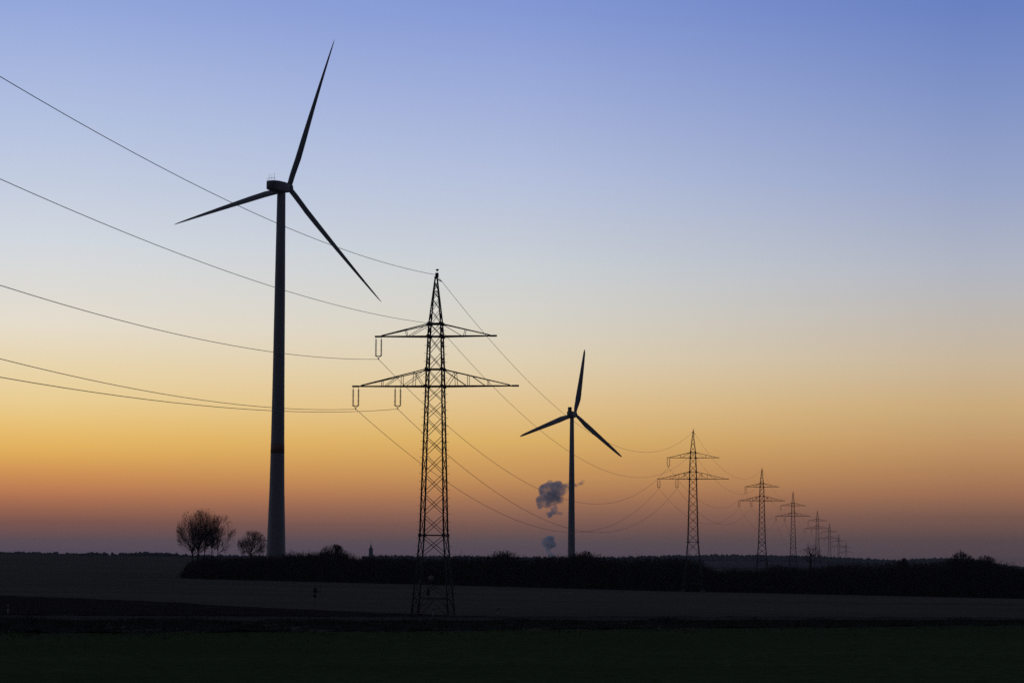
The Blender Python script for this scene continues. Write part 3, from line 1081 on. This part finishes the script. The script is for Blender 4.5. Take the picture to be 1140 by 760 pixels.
def turbine(label, px_hub, Y, yaw, L, phi, bend, tower_prof, base_z, stripe, hub_fwd, nac, chord, thick, top_box=False):
    hub = np.array(at(*px_hub, Y))
    tilt = math.radians(5)
    a = np.array([math.sin(yaw) * math.cos(tilt), math.cos(yaw) * math.cos(tilt), math.sin(tilt)])
    r = np.array([math.cos(yaw), -math.sin(yaw), 0]); u = np.cross(r, a)
    axis_xy = hub - np.array([a[0], a[1], 0]) * hub_fwd
    root = empty('wind_turbine', (axis_xy[0], axis_xy[1], base_z), -yaw)
    tag(root, label, 'wind turbine', 'wind turbines')
    hz = hub[2] - base_z
    # local frame: +Y towards the rotor, +X = r
    top = hz - nac['h'] * .62
    mb = MB()
    prof = [(w / 2, z * top) for z, w in tower_prof]
    zs = [p[1] for p in prof]
    if stripe:
        z0, z1 = stripe
        w0, w1 = np.interp([z0, z1], zs, [p[0] for p in prof])
        mb.lathe(prof, k=48)
        tw_ = mb.build('tower', M['tower'], root, smooth=True)
        ms = MB(); ms.lathe([(w0 - .1, z0), (w0 + .03, z0), (w1 + .03, z1), (w1 - .1, z1)], k=48)
        under(ms.build('marking_band', M['red'], root), tw_)
    else:
        mb.lathe(prof, k=40)
        tw_ = mb.build('tower', M['tower'], root, smooth=True)
    fm = MB(); fm.lathe([(prof[0][0] * 1.5, -1.5), (prof[0][0] * 1.5, .15), (prof[0][0] * 1.05, .4)], k=32)
    fm.build('foundation', M['concrete'], root)
    dm = MB(); dm.box((0, -prof[0][0] - .02, 1.6), (1.0, .12, 2.2))
    under(dm.build('door', M['steel_dark'], root), tw_)
    # nacelle: rounded box along the shaft, wedge at the rear
    ct, st = math.cos(tilt), math.sin(tilt)
    nb = MB()
    w, h, back = nac['w'], nac['h'], nac['back']
    secs = [(-back, .84, .70, .17), (-back + .35, .95, .86, .14), (-back * .55, 1.0, 1.0, .06), (-1, 1.0, 1.02, -.01), (hub_fwd - 2.2, .94, .92, -.07), (hub_fwd - 1.3, .74, .78, -.08)]
    k = 16
    V = []
    for yy, sw, sh, dz in secs:
        an = (np.arange(k) + .5) * 2 * np.pi / k
        cx = np.sign(np.cos(an)) * np.abs(np.cos(an)) ** .22 * w / 2 * sw
        cz = np.sign(np.sin(an)) * np.abs(np.sin(an)) ** .22 * h / 2 * sh + dz * h
        V.append(np.stack([cx, np.full(k, yy), cz + hz + (yy - hub_fwd) * st / ct], 1))
    V = np.array(V).reshape(-1, 3)
    Q = [(i * k + j, i * k + (j + 1) % k, (i + 1) * k + (j + 1) % k, (i + 1) * k + j) for i in range(len(secs) - 1) for j in range(k)]
    T = [(0, j + 1, j) for j in range(1, k - 1)] + [((len(secs) - 1) * k, (len(secs) - 1) * k + j, (len(secs) - 1) * k + j + 1) for j in range(1, k - 1)]
    nb.add(V, Q, T)
    nac_ = nb.build('nacelle', M['nacelle'], root)
    zt = hz + h * .5
    if top_box:
        tb = MB(); tb.box((-.3, -back * .62, zt + .9), (2.1, 1.3, 2.6)); under(tb.build('cooler', M['nacelle'], root), nac_)
    else:
        am = MB()
        yb = -back + 1.0
        zz = zt - .55
        for sx in (-1.2, 0, 1.2):
            am.segs([[sx, yb, zz]], [[sx, yb, zz + 2.1]], .045, .035, k=4)
        am.segs([[-1.7, yb, zz + .9]], [[1.7, yb, zz + .9]], .04, .04, k=4)
        am.segs([[-1.8, yb - .5, zz + .55]], [[1.8, yb - .5, zz + .55]], .04, .04, k=4)
        for sx in (-1.8, 1.8):
            am.segs([[sx, yb - .5, zz - .2]], [[sx, yb - .5, zz + .55]], .04, .04, k=4)
        am.lathe([(.04, 0), (.16, .06), (.16, .14), (.04, .2)], (1.2, yb, zz + 2.1), 8)
        am.lathe([(.04, 0), (.16, .06), (.16, .14), (.04, .2)], (-1.2, yb, zz + 2.1), 8)
        under(am.build('weather_mast', M['steel_dark'], root), nac_)
    # hub with spinner
    he = MB()
    R = chord[1][0] * .82
    he.lathe([(R * .75, -R * .9), (R, -R * .55), (R * 1.02, 0), (R * .92, R * .5), (R * .6, R * .95), (R * .2, R * 1.15)], k=24)
    ho = he.build('hub', M['nacelle'], root, smooth=True)
    ho.location = (0, hub_fwd, hz)
    ho.rotation_euler = (-(math.pi / 2) + tilt, 0, 0)
    Vb, Qb, Tb = blade_mesh(L, chord, thick, math.radians(2), bend)
    for kk in range(3):
        t = phi + kk * 2 * math.pi / 3 - (.013 if kk == 2 and L > 50 else 0)
        mbb = MB(); mbb.add(Vb, Qb, Tb)
        if kk == 0:
            bo = mbb.build('blade', M['blade'], root, smooth=True); first_me = bo.data
        else:
            bo = bpy.data.objects.new('blade', first_me); COL.objects.link(bo); bo.parent = root
        # local: spin about rotor axis (+Y) so that +Z -> r sin t + u cos t, then tilt
        m = Matrix.Translation((0, hub_fwd, hz)) @ Matrix.Rotation(tilt, 4, 'X') @ Matrix.Rotation(t, 4, 'Y')
        bo.matrix_basis = m
        under(bo, ho)
    return root


turbine('huge near wind turbine at the left with sharp blades and dark reddish tower band', (321.5, 209), 640, .509, 58.28, .357, 1.86,
        [(0, 7.7), (.03, 7.3), (.12, 6.5), (.22, 5.6), (.35, 5.0), (.52, 4.45), (.75, 3.9), (1, 3.15)], -8.3, (45.0, 48.6), 4.9,
        dict(w=4.0, h=3.9, back=7.4), ([0, .04, .1, .2, .32, .5, .7, .88, .97, 1], [2.0, 2.0, 2.2, 2.4, 2.25, 1.75, 1.2, .72, .42, .10]), ([0, .05, .2, .5, 1], [1, .95, .42, .24, .16]))
turbine('smaller farther wind turbine right of the near pylon with broad blades', (640, 461), 1075, .457, 41.28, .193, -1.07,
        [(0, 5.2), (.1, 4.7), (.3, 4.2), (.6, 3.5), (1, 2.5)], -10.6, None, 4.4,
        dict(w=3.6, h=4.0, back=4.2), ([0, .05, .14, .25, .4, .6, .8, .95, 1], [1.9, 1.9, 2.8, 3.5, 3.1, 2.5, 1.9, 1.3, .5]), ([0, .05, .2, .5, 1], [1, .9, .4, .25, .16]), top_box=True)

# ------------------------------------------------------------------ church far behind the hedge
Yc_ = 2500
cx_ = bx(415, Yc_)
cb = zrow(625, Yc_, 415)
ch = empty('church', (cx_, Yc_ * YS, cb))
tag(ch, 'tiny distant church with pointed spire showing above the hedgerow', 'church')
th_ = zrow(611.3, Yc_, 415) - cb
mb = MB(); mb.box((0, 0, th_ / 2 - 3), (5.6, 5.6, th_ + 6)); ct_ = mb.build('tower', M['stone'], ch)
mb = MB(); mb.lathe([(3.8, th_ - .2), (3.3, th_ + .6), (1.9, th_ + 2.4), (1.3, th_ + 3.6), (.5, th_ + 7), (.08, th_ + 10.5)], k=8); under(mb.build('spire', M['slate'], ch), ct_)
mb = MB(); mb.box((-8.2, 2, .3), (10, 8, 8)); cn_ = mb.build('nave', M['stone'], ch)
mb = MB()
mb.add([(-13.4, -2.6, 4.31), (-3.25, -2.6, 4.31), (-3.25, 6.6, 4.31), (-13.4, 6.6, 4.31), (-13.4, 2, 8.3), (-3.25, 2, 8.3)], [(0, 1, 5, 4), (2, 3, 4, 5), (0, 3, 2, 1)], [(1, 2, 5), (0, 4, 3)])
under(mb.build('roof', M['slate'], ch), cn_)

# ------------------------------------------------------------------ roadside delineators and a slim signpost
def delineator(px, Y, label, lean=0):
    X = bx(px, Y)
    root = empty('marker_post', (X, Y * YS, gz_(X, Y * YS) + .03))
    root.rotation_euler = (0, lean, 0)
    tag(root, label, 'marker post', 'white roadside marker posts')
    mb = MB(); mb.add(*prism(.0, .84)); mb.build('post', M['white'], root)
    mb = MB(); mb.add(*prism(.843, 1.087)); mb.build('black_band', M['black'], root)
    mb = MB(); mb.add(*prism(1.09, 1.35)); mb.build('cap', M['white'], root)
    mb = MB(); mb.box((0, -.078, .95), (.05, .012, .17)); mb.build('reflector', M['plate'], root)
    return root


def prism(z0, z1):
    b = [(-.11, -.07), (.11, -.07), (.05, .08), (-.05, .08)]
    V = [(x, y, z0) for x, y in b] + [(x, y, z1) for x, y in b]
    return V, [(0, 3, 2, 1), (4, 5, 6, 7), (0, 1, 5, 4), (1, 2, 6, 5), (2, 3, 7, 6), (3, 0, 4, 7)]


delineator(14.5, 216, 'white roadside post with black band at the far left edge')
delineator(485, 216, 'white roadside post under the legs of the near pylon')
delineator(556, 217.5, 'white roadside post standing right of the near pylon')

X_ = bx(353.5, 204)
sg_ = empty('signpost', (X_, 204 * YS, gz_(X_, 204 * YS)))
tag(sg_, 'slim tall signpost with small dark panels left of the near pylon', 'signpost')
mb = MB(); mb.segs([[0, 0, -.2]], [[0, 0, 3.9]], .032, .032, k=4); mb.build('post', M['steel'], sg_)
mb = MB(); mb.box((.05, -.05, 3.62), (.42, .03, .55)); mb.build('panel', M['blue'], sg_)
mb = MB(); mb.lathe([(.21, 0), (.21, .03)], (0, 0, 0), 20); pb = mb.build('round_panel', M['black'], sg_)
pb.location = (.0, -.04, 2.95); pb.rotation_euler = (math.pi / 2, 0, 0)
mb = MB(); mb.segs([[.0, 0, 3.9], [.62, 0, 3.35], [0, 0, 3.45]], [[.0, 0, 4.35], [.62, 0, 4.35], [.62, 0, 3.45]], .025, .025, k=4); mb.build('bracket', M['steel_dark'], sg_)


# ------------------------------------------------------------------ cooling tower steam, far beyond the hills
def volume_mat(name, col, dens, noise=None):
    m = bpy.data.materials.new(name)
    m.use_nodes = True
    t = m.node_tree
    t.nodes.clear()
    v = N(t, 'ShaderNodeVolumePrincipled')
    v.inputs['Color'].default_value = (*col, 1)
    v.inputs['Density'].default_value = dens
    v.inputs['Anisotropy'].default_value = 0.0
    out = N(t, 'ShaderNodeOutputMaterial')
    t.links.new(v.outputs[0], out.inputs['Volume'])
    if noise:
        g_ = N(t, 'ShaderNodeNewGeometry')
        ns = N(t, 'ShaderNodeTexNoise')
        ns.inputs['Scale'].default_value = noise[0]
        ns.inputs['Detail'].default_value = 4
        t.links.new(g_.outputs['Position'], ns.inputs[0])
        f = maprange(t, ns.outputs[0], noise[1], noise[2], 0, dens)
        t.links.new(f, v.inputs['Density'])
    return m


def steam(name, label, blobs, dens, seed):
    """blobs: (px, py, radius in photo px) merged by a voxel remesh into one billowing hull"""
    r = random.Random(seed)
    Y = 6200
    mb = MB()
    import bmesh
    for px, py, rp in blobs:
        for _ in range(6):
            c_ = at(px + r.uniform(-.45, .45) * rp, py + r.uniform(-.45, .45) * rp, Y + r.uniform(-.8, .8) * rp * 2)
            R = rp / 1900 * Y * r.uniform(.42, .88)
            bm = bmesh.new()
            bmesh.ops.create_icosphere(bm, subdivisions=2, radius=R)
            bm.verts.ensure_lookup_table()
            V = np.array([v.co[:] for v in bm.verts]) + np.array(c_)
            T = np.array([[v.index for v in f.verts] for f in bm.faces])
            bm.free()
            mb.add(V, None, T)
    o = mb.build(name, M['white'])
    rm = o.modifiers.new('remesh', 'REMESH'); rm.mode = 'VOXEL'; rm.voxel_size = 3.6
    tx = bpy.data.textures.new('billow', 'CLOUDS'); tx.noise_scale = 18; tx.noise_depth = 4
    dm_ = o.modifiers.new('billow', 'DISPLACE'); dm_.texture = tx; dm_.texture_coords = 'GLOBAL'; dm_.strength = 19; dm_.mid_level = .5
    dg = bpy.context.evaluated_depsgraph_get()
    me = bpy.data.meshes.new_from_object(o.evaluated_get(dg))
    o.modifiers.clear()
    o.data = me
    o.data.materials.clear(); o.data.materials.append(dens)
    tag(o, label, 'steam cloud', 'cooling tower steam')
    return o


VM = volume_mat('condensed steam', (.955, .975, 1.0), .088, (.028, .33, .62))
VM2 = volume_mat('thin condensed steam', (.955, .975, 1.0), .16, (.03, .31, .60))
steam('steam_cloud', 'dark bluish steam cloud drifting beside the tower of the small turbine',
[(607, 547, 9), (615, 545, 9.5), (623, 544, 8), (606, 555, 8), (614, 556, 8.5), (622, 553, 7.5), (628, 547, 6), (604, 561, 4.5), (611, 572, 4.5), (617, 569, 4.5), (622, 571, 4), (632, 540, 4.5), (637, 540, 3.5), (641, 539, 3), (646, 538.5, 3), (650, 535.5, 1.8)], VM, 3)
steam('steam_cloud', 'small faint steam puff low on the horizon left of the small turbine',
      [(608, 604, 5), (613, 601, 4.6), (616, 605, 4), (610, 600, 3.6), (613, 608, 3.5), (611, 613, 3.5), (614, 617, 4)], VM2, 5)

# ------------------------------------------------------------------ thin evening haze
mb = MB()
mb.box((0, 3900, 55), (23000, 8500, 240))
hz_ = mb.build('haze', volume_mat('evening haze', (.88, .90, 1.0), 3.7e-5))
tag(hz_, label='thin evening haze over the fields', kind='stuff')
